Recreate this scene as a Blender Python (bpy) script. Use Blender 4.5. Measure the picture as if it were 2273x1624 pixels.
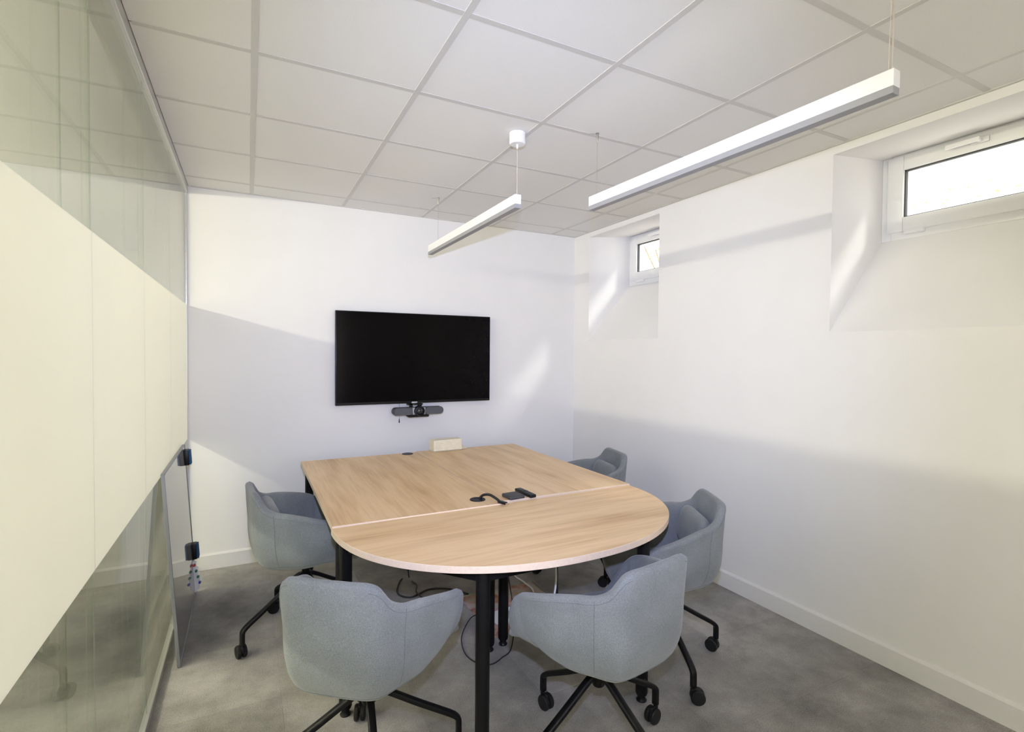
import bpy, bmesh, math, random
from mathutils import Vector, Matrix
random.seed(7)
PI = math.pi
SC = bpy.context.scene
COL = SC.collection
for o in list(bpy.data.objects):
    bpy.data.objects.remove(o)

# ------------------------------------------------------------------ camera
XL, XR, YB, YF, ZCEIL = -0.36, 2.678, 3.975, -1.5, 2.536
cam_d = bpy.data.cameras.new('camera')
cam_d.sensor_width = 36.0
cam_d.lens = 18.083
cam_d.clip_start = 0.02
cam = bpy.data.objects.new('camera', cam_d)
COL.objects.link(cam)
yaw, pitch, roll = math.radians(27.127), math.radians(-1.278), math.radians(0.46)
fw = Vector((math.sin(yaw)*math.cos(pitch), math.cos(yaw)*math.cos(pitch), math.sin(pitch)))
rt = Vector((math.cos(yaw), -math.sin(yaw), 0))
up = rt.cross(fw)
r2 = math.cos(roll)*rt + math.sin(roll)*up
u2 = -math.sin(roll)*rt + math.cos(roll)*up
m = Matrix((r2, u2, -fw)).transposed().to_4x4()
m.translation = (0, 0, 1.4564)
cam.matrix_world = m
SC.camera = cam

# ------------------------------------------------------------------ world, lights, exposure
SC.view_settings.view_transform = 'Standard'
SC.view_settings.look = 'None'
SC.view_settings.exposure = 0.03
SC.view_settings.gamma = 1.0
SC.view_settings.use_curve_mapping = False
SC.cycles.use_denoising = True
SC.cycles.max_bounces = 10
SC.cycles.diffuse_bounces = 6
SC.cycles.transparent_max_bounces = 24
SC.cycles.sample_clamp_indirect = 4.0
w = bpy.data.worlds.new('sky')
SC.world = w
w.use_nodes = True
bg = w.node_tree.nodes['Background']
bg.inputs[0].default_value = (1.0, 0.97, 0.95, 1)
bg.inputs[1].default_value = 3.0


def light(name, kind, loc, energy, color, rot=(0, 0, 0), size=0.1, size_y=None):
    d = bpy.data.lights.new(name, kind)
    d.energy = energy
    d.color = color
    if kind == 'AREA':
        d.shape = 'RECTANGLE'
        d.size = size
        d.size_y = size_y or size
    else:
        d.shadow_soft_size = size
    o = bpy.data.objects.new(name, d)
    COL.objects.link(o)
    o.location = loc
    o.rotation_euler = rot
    return o


# camera flash held just above the lens, the hall's linear lamp, added fills in the hall and behind the camera
sun = light('sun', 'SUN', (8.0, -4.0, 9.0), 2.6, (1.0, 0.96, 0.90), size=0.1)
sun.data.angle = math.radians(8)
sun.rotation_euler = Vector((-1.0, 0.8, -1.17)).to_track_quat('-Z', 'Y').to_euler()
fl = light('camera_flash', 'SPOT', (0.0, -0.02, 1.67), 290.0, (0.50, 0.565, 0.90), size=0.02)
fl.data.spot_size = math.radians(89)
fl.data.spot_blend = 1.0
fl.rotation_euler = (cam.matrix_world.to_3x3() @ Matrix.Rotation(math.radians(-2), 3, 'X')).to_euler()
light('hall_lamp_light', 'AREA', (-2.6, 2.2, 2.36), 88.0, (1.0, 0.84, 0.80), rot=(0, -PI/2, 0), size=0.07, size_y=3.6)
light('hall_fill_light', 'AREA', (-2.64, 2.2, 2.36), 340.0, (1.0, 0.89, 0.82), rot=(0, PI/2, 0), size=0.07, size_y=5.0)  # fill added to brighten the hall behind the glass, not a separate lamp
light('front_fill_light', 'AREA', (0.55, YF+0.06, 1.45), 12.0, (1.0, 0.885, 0.80), rot=(PI/2, 0, 0), size=1.7, size_y=1.7)  # warm fill added behind the camera, no real source there


# ------------------------------------------------------------------ materials
def new_mat(name):
    mt = bpy.data.materials.new(name)
    mt.use_nodes = True
    nt = mt.node_tree
    return mt, nt, nt.nodes['Principled BSDF'], nt.links


def noise_node(nt, scale, detail=4.0, rough=0.6, vec=None):
    n = nt.nodes.new('ShaderNodeTexNoise')
    n.inputs['Scale'].default_value = scale
    n.inputs['Detail'].default_value = detail
    n.inputs['Roughness'].default_value = rough
    if vec is not None:
        nt.links.new(vec, n.inputs['Vector'])
    return n


def ramp(nt, fac, stops):
    r = nt.nodes.new('ShaderNodeValToRGB')
    e = r.color_ramp.elements
    while len(e) < len(stops):
        e.new(0.5)
    for k, (p, c) in enumerate(stops):
        e[k].position = p
        e[k].color = (*c, 1)
    nt.links.new(fac, r.inputs['Fac'])
    return r


def obj_coord(nt, scale=(1, 1, 1), rot=(0, 0, 0)):
    tc = nt.nodes.new('ShaderNodeTexCoord')
    mp = nt.nodes.new('ShaderNodeMapping')
    mp.inputs['Scale'].default_value = scale
    mp.inputs['Rotation'].default_value = rot
    nt.links.new(tc.outputs['Object'], mp.inputs['Vector'])
    return mp.outputs['Vector']


def bump(nt, height, strength, dist, bsdf):
    b = nt.nodes.new('ShaderNodeBump')
    b.inputs['Strength'].default_value = strength
    b.inputs['Distance'].default_value = dist
    nt.links.new(height, b.inputs['Height'])
    nt.links.new(b.outputs['Normal'], bsdf.inputs['Normal'])


def mat(name, color, rough=0.5, metal=0.0, spec=0.5, var=0.0, scale=30.0, bmp=0.0, bdist=0.001, emit=None):
    mt, nt, b, L = new_mat(name)
    b.inputs['Roughness'].default_value = rough
    b.inputs['Metallic'].default_value = metal
    b.inputs['Specular IOR Level'].default_value = spec
    b.inputs['Base Color'].default_value = (*color, 1)
    n = noise_node(nt, scale, vec=obj_coord(nt))
    lo = tuple(max(0, c*(1-var)) for c in color)
    hi = tuple(min(1, c*(1+var)) for c in color)
    r = ramp(nt, n.outputs['Fac'], [(0.3, lo), (0.7, hi)])
    L.new(r.outputs['Color'], b.inputs['Base Color'])
    if bmp:
        bump(nt, n.outputs['Fac'], bmp, bdist, b)
    if emit:
        b.inputs['Emission Color'].default_value = (*emit[0], 1)
        b.inputs['Emission Strength'].default_value = emit[1]
    return mt


def mat_glass(name, tint, f0=0.045):
    """Clear pane: Schlick mix of a tinted transparent and a mirror layer (no refraction)."""
    mt = bpy.data.materials.new(name)
    mt.use_nodes = True
    nt = mt.node_tree
    L = nt.links
    nt.nodes.remove(nt.nodes['Principled BSDF'])
    out = nt.nodes['Material Output']
    tr = nt.nodes.new('ShaderNodeBsdfTransparent')
    tr.inputs[0].default_value = (*tint, 1)
    gl = nt.nodes.new('ShaderNodeBsdfGlossy')
    gl.inputs['Roughness'].default_value = 0.0
    lw = nt.nodes.new('ShaderNodeLayerWeight')
    lw.inputs['Blend'].default_value = 0.5
    pw = nt.nodes.new('ShaderNodeMath')
    pw.operation = 'POWER'
    pw.inputs[1].default_value = 5.0
    L.new(lw.outputs['Facing'], pw.inputs[0])
    ma = nt.nodes.new('ShaderNodeMath')
    ma.operation = 'MULTIPLY_ADD'
    ma.inputs[1].default_value = 1-f0
    ma.inputs[2].default_value = f0
    L.new(pw.outputs[0], ma.inputs[0])
    mx = nt.nodes.new('ShaderNodeMixShader')
    L.new(ma.outputs[0], mx.inputs[0])
    L.new(tr.outputs[0], mx.inputs[1])
    L.new(gl.outputs[0], mx.inputs[2])
    L.new(mx.outputs[0], out.inputs['Surface'])
    return mt


def mat_translucent(name, color, tcolor, amount, rough=0.5, spec=0.2, var=0.0, scale=20):
    mt, nt, b, L = new_mat(name)
    b.inputs['Base Color'].default_value = (*color, 1)
    b.inputs['Roughness'].default_value = rough
    b.inputs['Specular IOR Level'].default_value = spec
    if var:
        n = noise_node(nt, scale, vec=obj_coord(nt))
        r = ramp(nt, n.outputs['Fac'], [(0.3, tuple(c*(1-var) for c in color)), (0.7, tuple(min(1, c*(1+var)) for c in color))])
        L.new(r.outputs['Color'], b.inputs['Base Color'])
    t = nt.nodes.new('ShaderNodeBsdfTranslucent')
    t.inputs[0].default_value = (*tcolor, 1)
    mx = nt.nodes.new('ShaderNodeMixShader')
    mx.inputs[0].default_value = amount
    L.new(b.outputs[0], mx.inputs[1])
    L.new(t.outputs[0], mx.inputs[2])
    L.new(mx.outputs[0], nt.nodes['Material Output'].inputs['Surface'])
    return mt


def mat_wood(name, along):
    """Pale beech laminate; grain runs along local axis 'x' or 'y'."""
    mt, nt, b, L = new_mat(name)
    sc = (1.1, 9.0, 6.0) if along == 'x' else (9.0, 1.1, 6.0)
    v = obj_coord(nt, scale=sc)
    n1 = noise_node(nt, 0.9, 3.0, 0.55, v)
    sc2 = (2.0, 60.0, 20.0) if along == 'x' else (60.0, 2.0, 20.0)
    n2 = noise_node(nt, 1.6, 4.0, 0.6, obj_coord(nt, scale=sc2))
    mxn = nt.nodes.new('ShaderNodeMix')
    mxn.data_type = 'FLOAT'
    mxn.inputs[0].default_value = 0.28
    L.new(n1.outputs['Fac'], mxn.inputs[2])
    L.new(n2.outputs['Fac'], mxn.inputs[3])
    r = ramp(nt, mxn.outputs[0], [(0.31, (0.50, 0.31, 0.150)), (0.44, (0.68, 0.465, 0.25)), (0.56, (0.79, 0.57, 0.335)), (0.69, (0.66, 0.45, 0.245))])
    L.new(r.outputs['Color'], b.inputs['Base Color'])
    b.inputs['Roughness'].default_value = 0.42
    b.inputs['Specular IOR Level'].default_value = 0.35
    bump(nt, n2.outputs['Fac'], 0.08, 0.0005, b)
    return mt


def mat_carpet():
    mt, nt, b, L = new_mat('carpet_mottled_grey')
    v = obj_coord(nt)
    tc = nt.nodes.new('ShaderNodeTexCoord')
    geo = nt.nodes.new('ShaderNodeNewGeometry')
    n1 = noise_node(nt, 2.6, 6.0, 0.68, geo.outputs['Position'])
    n2 = noise_node(nt, 210.0, 3.0, 0.8, geo.outputs['Position'])
    oi = nt.nodes.new('ShaderNodeObjectInfo')
    a = nt.nodes.new('ShaderNodeMath'); a.operation = 'MULTIPLY_ADD'
    a.inputs[1].default_value = 0.10; a.inputs[2].default_value = -0.05
    L.new(oi.outputs['Random'], a.inputs[0])
    s = nt.nodes.new('ShaderNodeMath'); s.operation = 'ADD'
    L.new(n1.outputs['Fac'], s.inputs[0]); L.new(a.outputs[0], s.inputs[1])
    mxn = nt.nodes.new('ShaderNodeMix'); mxn.data_type = 'FLOAT'
    mxn.inputs[0].default_value = 0.44
    L.new(s.outputs[0], mxn.inputs[2]); L.new(n2.outputs['Fac'], mxn.inputs[3])
    r = ramp(nt, mxn.outputs[0], [(0.32, (0.14, 0.136, 0.132)), (0.50, (0.31, 0.298, 0.285)), (0.67, (0.53, 0.508, 0.478))])
    L.new(r.outputs['Color'], b.inputs['Base Color'])
    b.inputs['Roughness'].default_value = 0.95
    b.inputs['Specular IOR Level'].default_value = 0.1
    bump(nt, n2.outputs['Fac'], 0.5, 0.003, b)
    return mt


def mat_screed():
    mt, nt, b, L = new_mat('exposed_screed')
    geo = nt.nodes.new('ShaderNodeNewGeometry')
    n = noise_node(nt, 7.0, 6.0, 0.65, geo.outputs['Position'])
    r = ramp(nt, n.outputs['Fac'], [(0.32, (0.20, 0.085, 0.065)), (0.45, (0.52, 0.30, 0.23)), (0.55, (0.50, 0.47, 0.44)), (0.68, (0.46, 0.33, 0.22))])
    L.new(r.outputs['Color'], b.inputs['Base Color'])
    b.inputs['Roughness'].default_value = 0.9
    bump(nt, n.outputs['Fac'], 0.4, 0.004, b)
    return mt


def mat_fabric(name, c):
    mt, nt, b, L = new_mat(name)
    n = noise_node(nt, 330.0, 3.0, 0.8, obj_coord(nt))
    n2 = noise_node(nt, 9.0, 3.0, 0.5, obj_coord(nt))
    mxn = nt.nodes.new('ShaderNodeMix'); mxn.data_type = 'FLOAT'
    mxn.inputs[0].default_value = 0.25
    L.new(n.outputs['Fac'], mxn.inputs[2]); L.new(n2.outputs['Fac'], mxn.inputs[3])
    r = ramp(nt, mxn.outputs[0], [(0.32, tuple(x*0.66 for x in c)), (0.5, c), (0.68, tuple(x*1.38 for x in c))])
    L.new(r.outputs['Color'], b.inputs['Base Color'])
    b.inputs['Roughness'].default_value = 0.9
    b.inputs['Specular IOR Level'].default_value = 0.15
    b.inputs['Sheen Weight'].default_value = 0.25
    b.inputs['Sheen Roughness'].default_value = 0.5
    bump(nt, n.outputs['Fac'], 0.35, 0.0012, b)
    return mt


def mat_board():
    """Grey enamel dry-wipe board, glossy, with faint marker smears."""
    mt, nt, b, L = new_mat('whiteboard_enamel')
    n = noise_node(nt, 9.0, 5.0, 0.7, obj_coord(nt, scale=(1, 3, 1)))
    r = ramp(nt, n.outputs['Fac'], [(0.25, (0.17, 0.15, 0.15)), (0.42, (0.26, 0.25, 0.255)), (0.7, (0.30, 0.295, 0.30))])
    L.new(r.outputs['Color'], b.inputs['Base Color'])
    b.inputs['Roughness'].default_value = 0.05
    b.inputs['Specular IOR Level'].default_value = 0.4
    b.inputs['Coat Weight'].default_value = 0.0
    b.inputs['Coat Roughness'].default_value = 0.02
    return mt


M = {}
M['wall'] = mat('wall_paint', (0.83, 0.82, 0.81), 0.75, spec=0.25, var=0.012, scale=3.0)
M['base'] = mat('baseboard_paint', (0.76, 0.75, 0.74), 0.7, spec=0.2, var=0.01)
M['tile'] = mat('ceiling_tile_fibre', (0.805, 0.80, 0.785), 0.95, spec=0.1, var=0.03, scale=260.0, bmp=0.15, bdist=0.001)
M['rail'] = mat('ceiling_rail_enamel', (0.62, 0.61, 0.59), 0.5, spec=0.4, var=0.01)
M['alu'] = mat('anodised_aluminium', (0.62, 0.62, 0.60), 0.35, metal=0.75, var=0.03)
M['white'] = mat('white_powder_coat', (0.86, 0.86, 0.87), 0.4, spec=0.4, var=0.01)
M['diff'] = mat_translucent('lamp_diffuser', (0.46, 0.46, 0.48), (0.5, 0.5, 0.52), 0.25, 0.5)
M['steel'] = mat('brushed_steel', (0.45, 0.43, 0.40), 0.35, metal=1.0, var=0.05)
M['cordw'] = mat('clear_grey_cord', (0.55, 0.50, 0.46), 0.5, var=0.05)
M['black'] = mat('black_powder_coat', (0.005, 0.005, 0.0055), 0.4, spec=0.25, var=0.1)
M['plastic'] = mat('black_plastic', (0.010, 0.010, 0.011), 0.4, spec=0.3, var=0.1)
M['plastic2'] = mat('dark_grey_plastic', (0.05, 0.052, 0.056), 0.5, var=0.1)
M['wheel'] = mat('caster_rubber', (0.010, 0.010, 0.011), 0.55, spec=0.25, var=0.1)
M['screen'] = mat('screen_glass', (0.003, 0.0023, 0.0024), 0.14, spec=0.09, var=0.05)
M['grille'] = mat('speaker_mesh', (0.085, 0.09, 0.10), 0.6, var=0.15, scale=600, bmp=0.3)
M['grey'] = mat('silver_plastic', (0.36, 0.36, 0.38), 0.4, var=0.04)
M['lens'] = mat('lens_glass', (0.01, 0.013, 0.018), 0.05, spec=0.8, var=0.05)
M['wood_y'] = mat_wood('beech_laminate_long', 'y')
M['wood_x'] = mat_wood('beech_laminate_cross', 'x')
M['edge'] = mat('beech_edge_band', (0.76, 0.61, 0.475), 0.5, var=0.05, scale=90)
M['fabric'] = mat_fabric('grey_blue_wool', (0.20, 0.213, 0.218))
M['seam'] = mat_fabric('seam_thread', (0.155, 0.168, 0.175))
M['carpet'] = mat_carpet()
M['screed'] = mat_screed()
M['paper'] = mat('cream_paper', (0.86, 0.81, 0.64), 0.85, spec=0.1, var=0.05, scale=40)
M['pvc'] = mat('window_pvc', (0.85, 0.855, 0.855), 0.3, spec=0.5, var=0.01)
M['gasket'] = mat('rubber_gasket', (0.05, 0.055, 0.055), 0.6, var=0.1)
M['board'] = mat_board()
M['bframe'] = mat('grey_frame_metal', (0.30, 0.31, 0.34), 0.4, metal=0.6, var=0.04)
M['blue'] = mat('blue_felt', (0.03, 0.10, 0.22), 0.9, var=0.15, scale=200)
M['red'] = mat('red_cap', (0.55, 0.02, 0.03), 0.4, var=0.05)
M['green'] = mat('green_cap', (0.01, 0.18, 0.11), 0.4, var=0.05)
M['bluecap'] = mat('blue_cap', (0.03, 0.04, 0.40), 0.4, var=0.05)
M['wcable'] = mat('white_cable', (0.78, 0.78, 0.80), 0.45, var=0.03)
M['bcable'] = mat('black_cable', (0.012, 0.012, 0.013), 0.5, var=0.1)
M['glass'] = mat_glass('partition_glass', (0.952, 0.98, 0.938))
M['winglass'] = mat_glass('window_glass', (0.97, 0.98, 0.975))
M['frost'] = mat_translucent('frosted_film', (0.94, 0.935, 0.92), (0.975, 0.968, 0.94), 0.42, 0.45, 0.3, var=0.012, scale=4)
M['seal'] = mat('joint_seal', (0.40, 0.42, 0.39), 0.2, spec=0.8, var=0.05)
M['hall'] = mat('hall_paint', (0.84, 0.83, 0.74), 0.8, var=0.02, scale=3)
M['leaf'] = mat_translucent('leaf', (0.30, 0.50, 0.15), (0.55, 0.85, 0.25), 0.5, 0.5, var=0.35, scale=3)
M['bark'] = mat('bark', (0.35, 0.30, 0.22), 0.9, var=0.3, scale=40, bmp=0.4, bdist=0.01)
M['soil'] = mat('garden_gravel', (0.72, 0.69, 0.63), 0.95, var=0.15, scale=60)
M['tip'] = mat('gold_contact', (0.75, 0.62, 0.50), 0.25, metal=0.9, var=0.03)
M['badge'] = mat('badge_print', (0.75, 0.75, 0.76), 0.4, var=0.02)

# ------------------------------------------------------------------ mesh helpers


def link(name, bm, mtl, parent=None, smooth=False, angle=None):
    me = bpy.data.meshes.new(name)
    bmesh.ops.recalc_face_normals(bm, faces=bm.faces)
    bm.to_mesh(me)
    bm.free()
    mats = mtl if isinstance(mtl, (list, tuple)) else [mtl]
    for q in mats:
        me.materials.append(q)
    if smooth or angle:
        for p in me.polygons:
            p.use_smooth = True
        if angle:
            me.set_sharp_from_angle(angle=math.radians(angle))
    o = bpy.data.objects.new(name, me)
    COL.objects.link(o)
    if parent is not None:
        o.parent = parent
    return o


def empty(name, loc=(0, 0, 0), rz=0.0, parent=None):
    o = bpy.data.objects.new(name, None)
    o.empty_display_size = 0.1
    COL.objects.link(o)
    o.location = loc
    o.rotation_euler = (0, 0, rz)
    if parent is not None:
        o.parent = parent
    return o


def tag(o, label=None, cat=None, group=None, kind=None):
    if label: o['label'] = label
    if cat: o['category'] = cat
    if group: o['group'] = group
    if kind: o['kind'] = kind
    return o


def box(bm, x0, x1, y0, y1, z0, z1, bev=0.0, seg=2, mtx=None):
    vs = [bm.verts.new(p) for p in ((x0, y0, z0), (x1, y0, z0), (x1, y1, z0), (x0, y1, z0), (x0, y0, z1), (x1, y0, z1), (x1, y1, z1), (x0, y1, z1))]
    fs = [bm.faces.new([vs[i] for i in f]) for f in ((3, 2, 1, 0), (4, 5, 6, 7), (0, 1, 5, 4), (1, 2, 6, 5), (2, 3, 7, 6), (3, 0, 4, 7))]
    allv = list(vs)
    if bev:
        es = list({e for f in fs for e in f.edges})
        res = bmesh.ops.bevel(bm, geom=es, offset=bev, segments=seg, profile=0.5, affect='EDGES')
        allv = list({v for f in res['faces'] for v in f.verts} | {v for v in vs if v.is_valid})
        # collect whole island
        seen = set(allv); stack = list(allv)
        while stack:
            v = stack.pop()
            for e in v.link_edges:
                q = e.other_vert(v)
                if q not in seen:
                    seen.add(q); stack.append(q)
        allv = list(seen)
    if mtx is not None:
        bmesh.ops.transform(bm, matrix=mtx, verts=allv)
    return allv


def prism(bm, pts, a0, a1, axis='y'):
    """Extrude a 2-D polygon. axis y: pts are (x,z); axis z: pts are (x,y); axis x: pts are (y,z)."""
    def P(p, a):
        return {'y': (p[0], a, p[1]), 'z': (p[0], p[1], a), 'x': (a, p[0], p[1])}[axis]
    A = [bm.verts.new(P(p, a0)) for p in pts]
    B = [bm.verts.new(P(p, a1)) for p in pts]
    n = len(pts)
    bm.faces.new(A[::-1])
    bm.faces.new(B)
    for i in range(n):
        bm.faces.new((A[i], A[(i+1) % n], B[(i+1) % n], B[i]))
    return A+B


def cyl(bm, p0, p1, r0, r1=None, n=20, caps=True):
    p0, p1 = Vector(p0), Vector(p1)
    r1 = r0 if r1 is None else r1
    d = (p1-p0).normalized()
    a = d.orthogonal().normalized()
    b = d.cross(a)
    A, B = [], []
    for i in range(n):
        t = 2*PI*i/n
        q = a*math.cos(t)+b*math.sin(t)
        A.append(bm.verts.new(p0+q*r0)); B.append(bm.verts.new(p1+q*r1))
    for i in range(n):
        bm.faces.new((A[i], A[(i+1) % n], B[(i+1) % n], B[i]))
    if caps:
        bm.faces.new(A[::-1]); bm.faces.new(B)
    return A+B


def lathe(bm, prof, center=(0, 0, 0), n=32, axis='z', mtx=None):
    """prof: list of (r, h); r==0 ends become a point."""
    rings = []
    vs = []
    for r, h in prof:
        if r < 1e-6:
            v = bm.verts.new((0, 0, h)); rings.append([v]); vs.append(v)
        else:
            ring = [bm.verts.new((r*math.cos(2*PI*i/n), r*math.sin(2*PI*i/n), h)) for i in range(n)]
            rings.append(ring); vs += ring
    for a, b in zip(rings, rings[1:]):
        if len(a) == 1 and len(b) == 1:
            continue
        for i in range(n):
            j = (i+1) % n
            if len(a) == 1: bm.faces.new((a[0], b[i], b[j]))
            elif len(b) == 1: bm.faces.new((a[i], b[0], a[j]))
            else: bm.faces.new((a[i], a[j], b[j], b[i]))
    R = Matrix.Identity(4)
    if axis == 'y': R = Matrix.Rotation(-PI/2, 4, 'X')
    if axis == 'x': R = Matrix.Rotation(PI/2, 4, 'Y')
    T = Matrix.Translation(center) @ (mtx or R)
    bmesh.ops.transform(bm, matrix=T, verts=vs)
    return vs


def catmull(pts, sub=8):
    P = [Vector(p) for p in pts]
    P = [2*P[0]-P[1]] + P + [2*P[-1]-P[-2]]
    out = []
    for i in range(1, len(P)-2):
        for k in range(sub):
            t = k/sub
            a, b, c, d = P[i-1], P[i], P[i+1], P[i+2]
            out.append(0.5*((2*b)+(c-a)*t+(2*a-5*b+4*c-d)*t*t+(3*b-a-3*c+d)*t**3))
    out.append(P[-2])
    return out


def tube(bm, path, r, n=8, sect=None):
    """Sweep a circle (or a list of (a,b) section points) along a polyline."""
    path = [Vector(p) for p in path]
    sect = sect or [(r*math.cos(2*PI*i/n), r*math.sin(2*PI*i/n)) for i in range(n)]
    rings = []
    up_ = Vector((0, 0, 1))
    prev = None
    for i, p in enumerate(path):
        if i == 0: t = path[1]-p
        elif i == len(path)-1: t = p-path[i-1]
        else: t = (path[i+1]-p).normalized()+(p-path[i-1]).normalized()
        t.normalize()
        if prev is None:
            a = t.cross(up_)
            if a.length < 0.05: a = t.cross(Vector((0, 1, 0)))
        else:
            a = prev-t*prev.dot(t)
        a.normalize(); prev = a.copy()
        b = a.cross(t)
        k = 1.0
        rings.append([bm.verts.new(p+a*s*k+b*q*k) for s, q in sect])
    m_ = len(sect)
    for A, B in zip(rings, rings[1:]):
        for i in range(m_):
            bm.faces.new((A[i], A[(i+1) % m_], B[(i+1) % m_], B[i]))
    bm.faces.new(rings[0][::-1]); bm.faces.new(rings[-1])


def rrect(w_, h_, r, n=5):
    out = []
    for cx, cy, a0 in ((w_/2-r, h_/2-r, 0), (-w_/2+r, h_/2-r, PI/2), (-w_/2+r, -h_/2+r, PI), (w_/2-r, -h_/2+r, 1.5*PI)):
        for k in range(n+1):
            t = a0+PI/2*k/n
            out.append((cx+r*math.cos(t), cy+r*math.sin(t)))
    return out


def copy_tree(o, parent=None):
    c = o.copy()
    COL.objects.link(c)
    if parent is not None:
        c.parent = parent
    for ch in o.children:
        copy_tree(ch, c)
    return c


BM = bmesh.new

# ------------------------------------------------------------------ the room shell
# floor: slab with carpet tiles as pieces; one tile is missing under the table
floor = BM(); box(floor, -4.6, XR+0.05, YF-0.1, 7.2, -0.12, -0.006)
floor = tag(link('floor', floor, M['screed']), kind='structure')
T = 0.5
X0, Y0 = 1.12, 2.36           # corner of the missing tile
ct_mesh = None
ix0 = math.floor((XL-X0)/T); ix1 = math.ceil((XR-X0)/T)
iy0 = math.floor((YF-Y0)/T); iy1 = math.ceil((YB-Y0)/T)
for i in range(ix0, ix1):
    for j in range(iy0, iy1):
        if i == 0 and j == 0:
            continue
        xa, xb = max(XL-0.02, X0+i*T), min(XR+0.005, X0+(i+1)*T)
        ya, yb = max(YF, Y0+j*T), min(YB+0.005, Y0+(j+1)*T)
        if xb-xa < 0.02 or yb-ya < 0.02:
            continue
        b = BM(); g = 0.0002
        box(b, -(xb-xa)/2+g, (xb-xa)/2-g, -(yb-ya)/2+g, (yb-ya)/2-g, -0.006, 0.0, bev=0.0006, seg=1)
        o = link('carpet_tile', b, M['carpet'], floor)
        o.location = ((xa+xb)/2, (ya+yb)/2, 0)
b = BM(); box(b, -4.6, XL-0.06, YF-0.1, 7.2, -0.006, 0.0)
link('hall_carpet', b, M['carpet'], floor)
# cable outlet in the bare screed
b = BM(); lathe(b, [(0.0, 0.004), (0.026, 0.004), (0.03, 0.012), (0.036, 0.012), (0.04, 0.0), (0.04, -0.006)], (1.31, 2.53, -0.004), 28)
link('conduit_collar', b, M['grey'], floor, angle=40)
b = BM()
prism(b, [(1.16, 2.60), (1.33, 2.63), (1.42, 2.56), (1.36, 2.48), (1.2, 2.47)], -0.006, -0.003, 'z')
link('plaster_patch', b, M['white'], floor)

# walls
b = BM(); box(b, XL-0.12, XR+0.6, YB, YB+0.15, -0.1, 3.0)
tag(link('wall_back', b, M['wall']), kind='structure')
W_OPEN = [(0.755, 1.625), (2.88, 3.75)]
XW = 3.13
b = BM()
ys = [YF] + [v for p in W_OPEN for v in p] + [YB]
for k in range(0, len(ys), 2):
    box(b, XR, XW+0.12, ys[k], ys[k+1], -0.1, 3.0)
for ya, yb in W_OPEN:
    prism(b, [(XR, -0.1), (XW+0.12, -0.1), (XW+0.12, 2.09), (XW, 2.09), (XR, 1.585)], ya, yb, 'y')
    prism(b, [(XR, 2.495), (XW, 2.545), (XW+0.12, 2.545), (XW+0.12, 3.0), (XR, 3.0)], ya, yb, 'y')
tag(link('wall_right', b, M['wall']), kind='structure')
b = BM()
box(b, XL-0.12, -0.3, YF-0.12, YF, -0.1, 3.0); box(b, 1.4, XR+0.6, YF-0.12, YF, -0.1, 3.0)
box(b, -0.3, 1.4, YF-0.12, YF, -0.1, 0.6); box(b, -0.3, 1.4, YF-0.12, YF, 2.3, 3.0)
tag(link('wall_front', b, M['wall']), kind='structure')
# unseen window added in the front wall to go with the fill light
wf = tag(empty('added_window', (0.55, YF-0.06, 1.45)), kind='structure')
b = BM()
for q in ((-0.85, -0.79, -0.85, 0.85), (0.79, 0.85, -0.85, 0.85), (-0.79, 0.79, -0.85, -0.79), (-0.79, 0.79, 0.79, 0.85), (-0.03, 0.03, -0.79, 0.79)):
    box(b, q[0], q[1], -0.03, 0.03, q[2], q[3])
link('window_frame', b, M['pvc'], wf)
b = BM(); box(b, -0.79, -0.03, -0.005, 0.005, -0.79, 0.79); box(b, 0.03, 0.79, -0.005, 0.005, -0.79, 0.79)
link('glass_pane', b, M['winglass'], wf)


def skirting(name, pts):
    b = BM(); prism(b, *pts)
    tag(link(name, b, M['base']), kind='structure')


h = 0.105
skirting('baseboard_back', ([(YB, 0), (YB-0.013, 0), (YB-0.013, h-0.012), (YB-0.005, h), (YB, h)], XL+0.01, XR-0.013, 'x'))
skirting('baseboard_right', ([(XR, 0), (XR-0.013, 0), (XR-0.013, h-0.012), (XR-0.005, h), (XR, h)], YF, YB, 'y'))

# ceiling: plenum slab, exposed rails and one object per tile
b = BM(); box(b, XL-0.12, XR+0.0, YF, YB, ZCEIL+0.06, ZCEIL+0.2)
ceil = tag(link('ceiling', b, M['tile']), kind='structure')
gx = [XL+0.009] + [0.0225+0.6003*i for i in range(5)] + [XR]
gy = [2.0987+0.5496*j for j in range(-6, 4)]
gy = [YF] + gy + [YB]
tile_cache = {}
for i in range(len(gx)-1):
    for j in range(len(gy)-1):
        dx, dy = gx[i+1]-gx[i], gy[j+1]-gy[j]
        key = (round(dx, 3), round(dy, 3))
        if key not in tile_cache:
            b = BM(); box(b, -dx/2+0.004, dx/2-0.004, -dy/2+0.004, dy/2-0.004, 0.0, 0.016, bev=0.002, seg=1)
            o = link('ceiling_tile', b, M['tile'], ceil); tile_cache[key] = o
        else:
            o = tile_cache[key].copy(); COL.objects.link(o)
        o.location = ((gx[i]+gx[i+1])/2, (gy[j]+gy[j+1])/2, ZCEIL+0.002)
for x in gx[1:-1]:
    b = BM(); box(b, -0.012, 0.012, YF, YB, 0, 0.003, bev=0.0008, seg=1); box(b, -0.001, 0.001, YF, YB, 0.003, 0.035)
    o = link('main_rail', b, M['rail'], ceil); o.location = (x, 0, ZCEIL)
for y in gy[1:-1]:
    for i in range(len(gx)-1):
        dx = gx[i+1]-gx[i]-0.024
        b = BM(); box(b, -dx/2, dx/2, -0.012, 0.012, 0.0005, 0.003); box(b, -dx/2, dx/2, -0.001, 0.001, 0.003, 0.03)
        o = link('cross_rail', b, M['rail'], ceil); o.location = ((gx[i]+gx[i+1])/2, y, ZCEIL)
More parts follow.
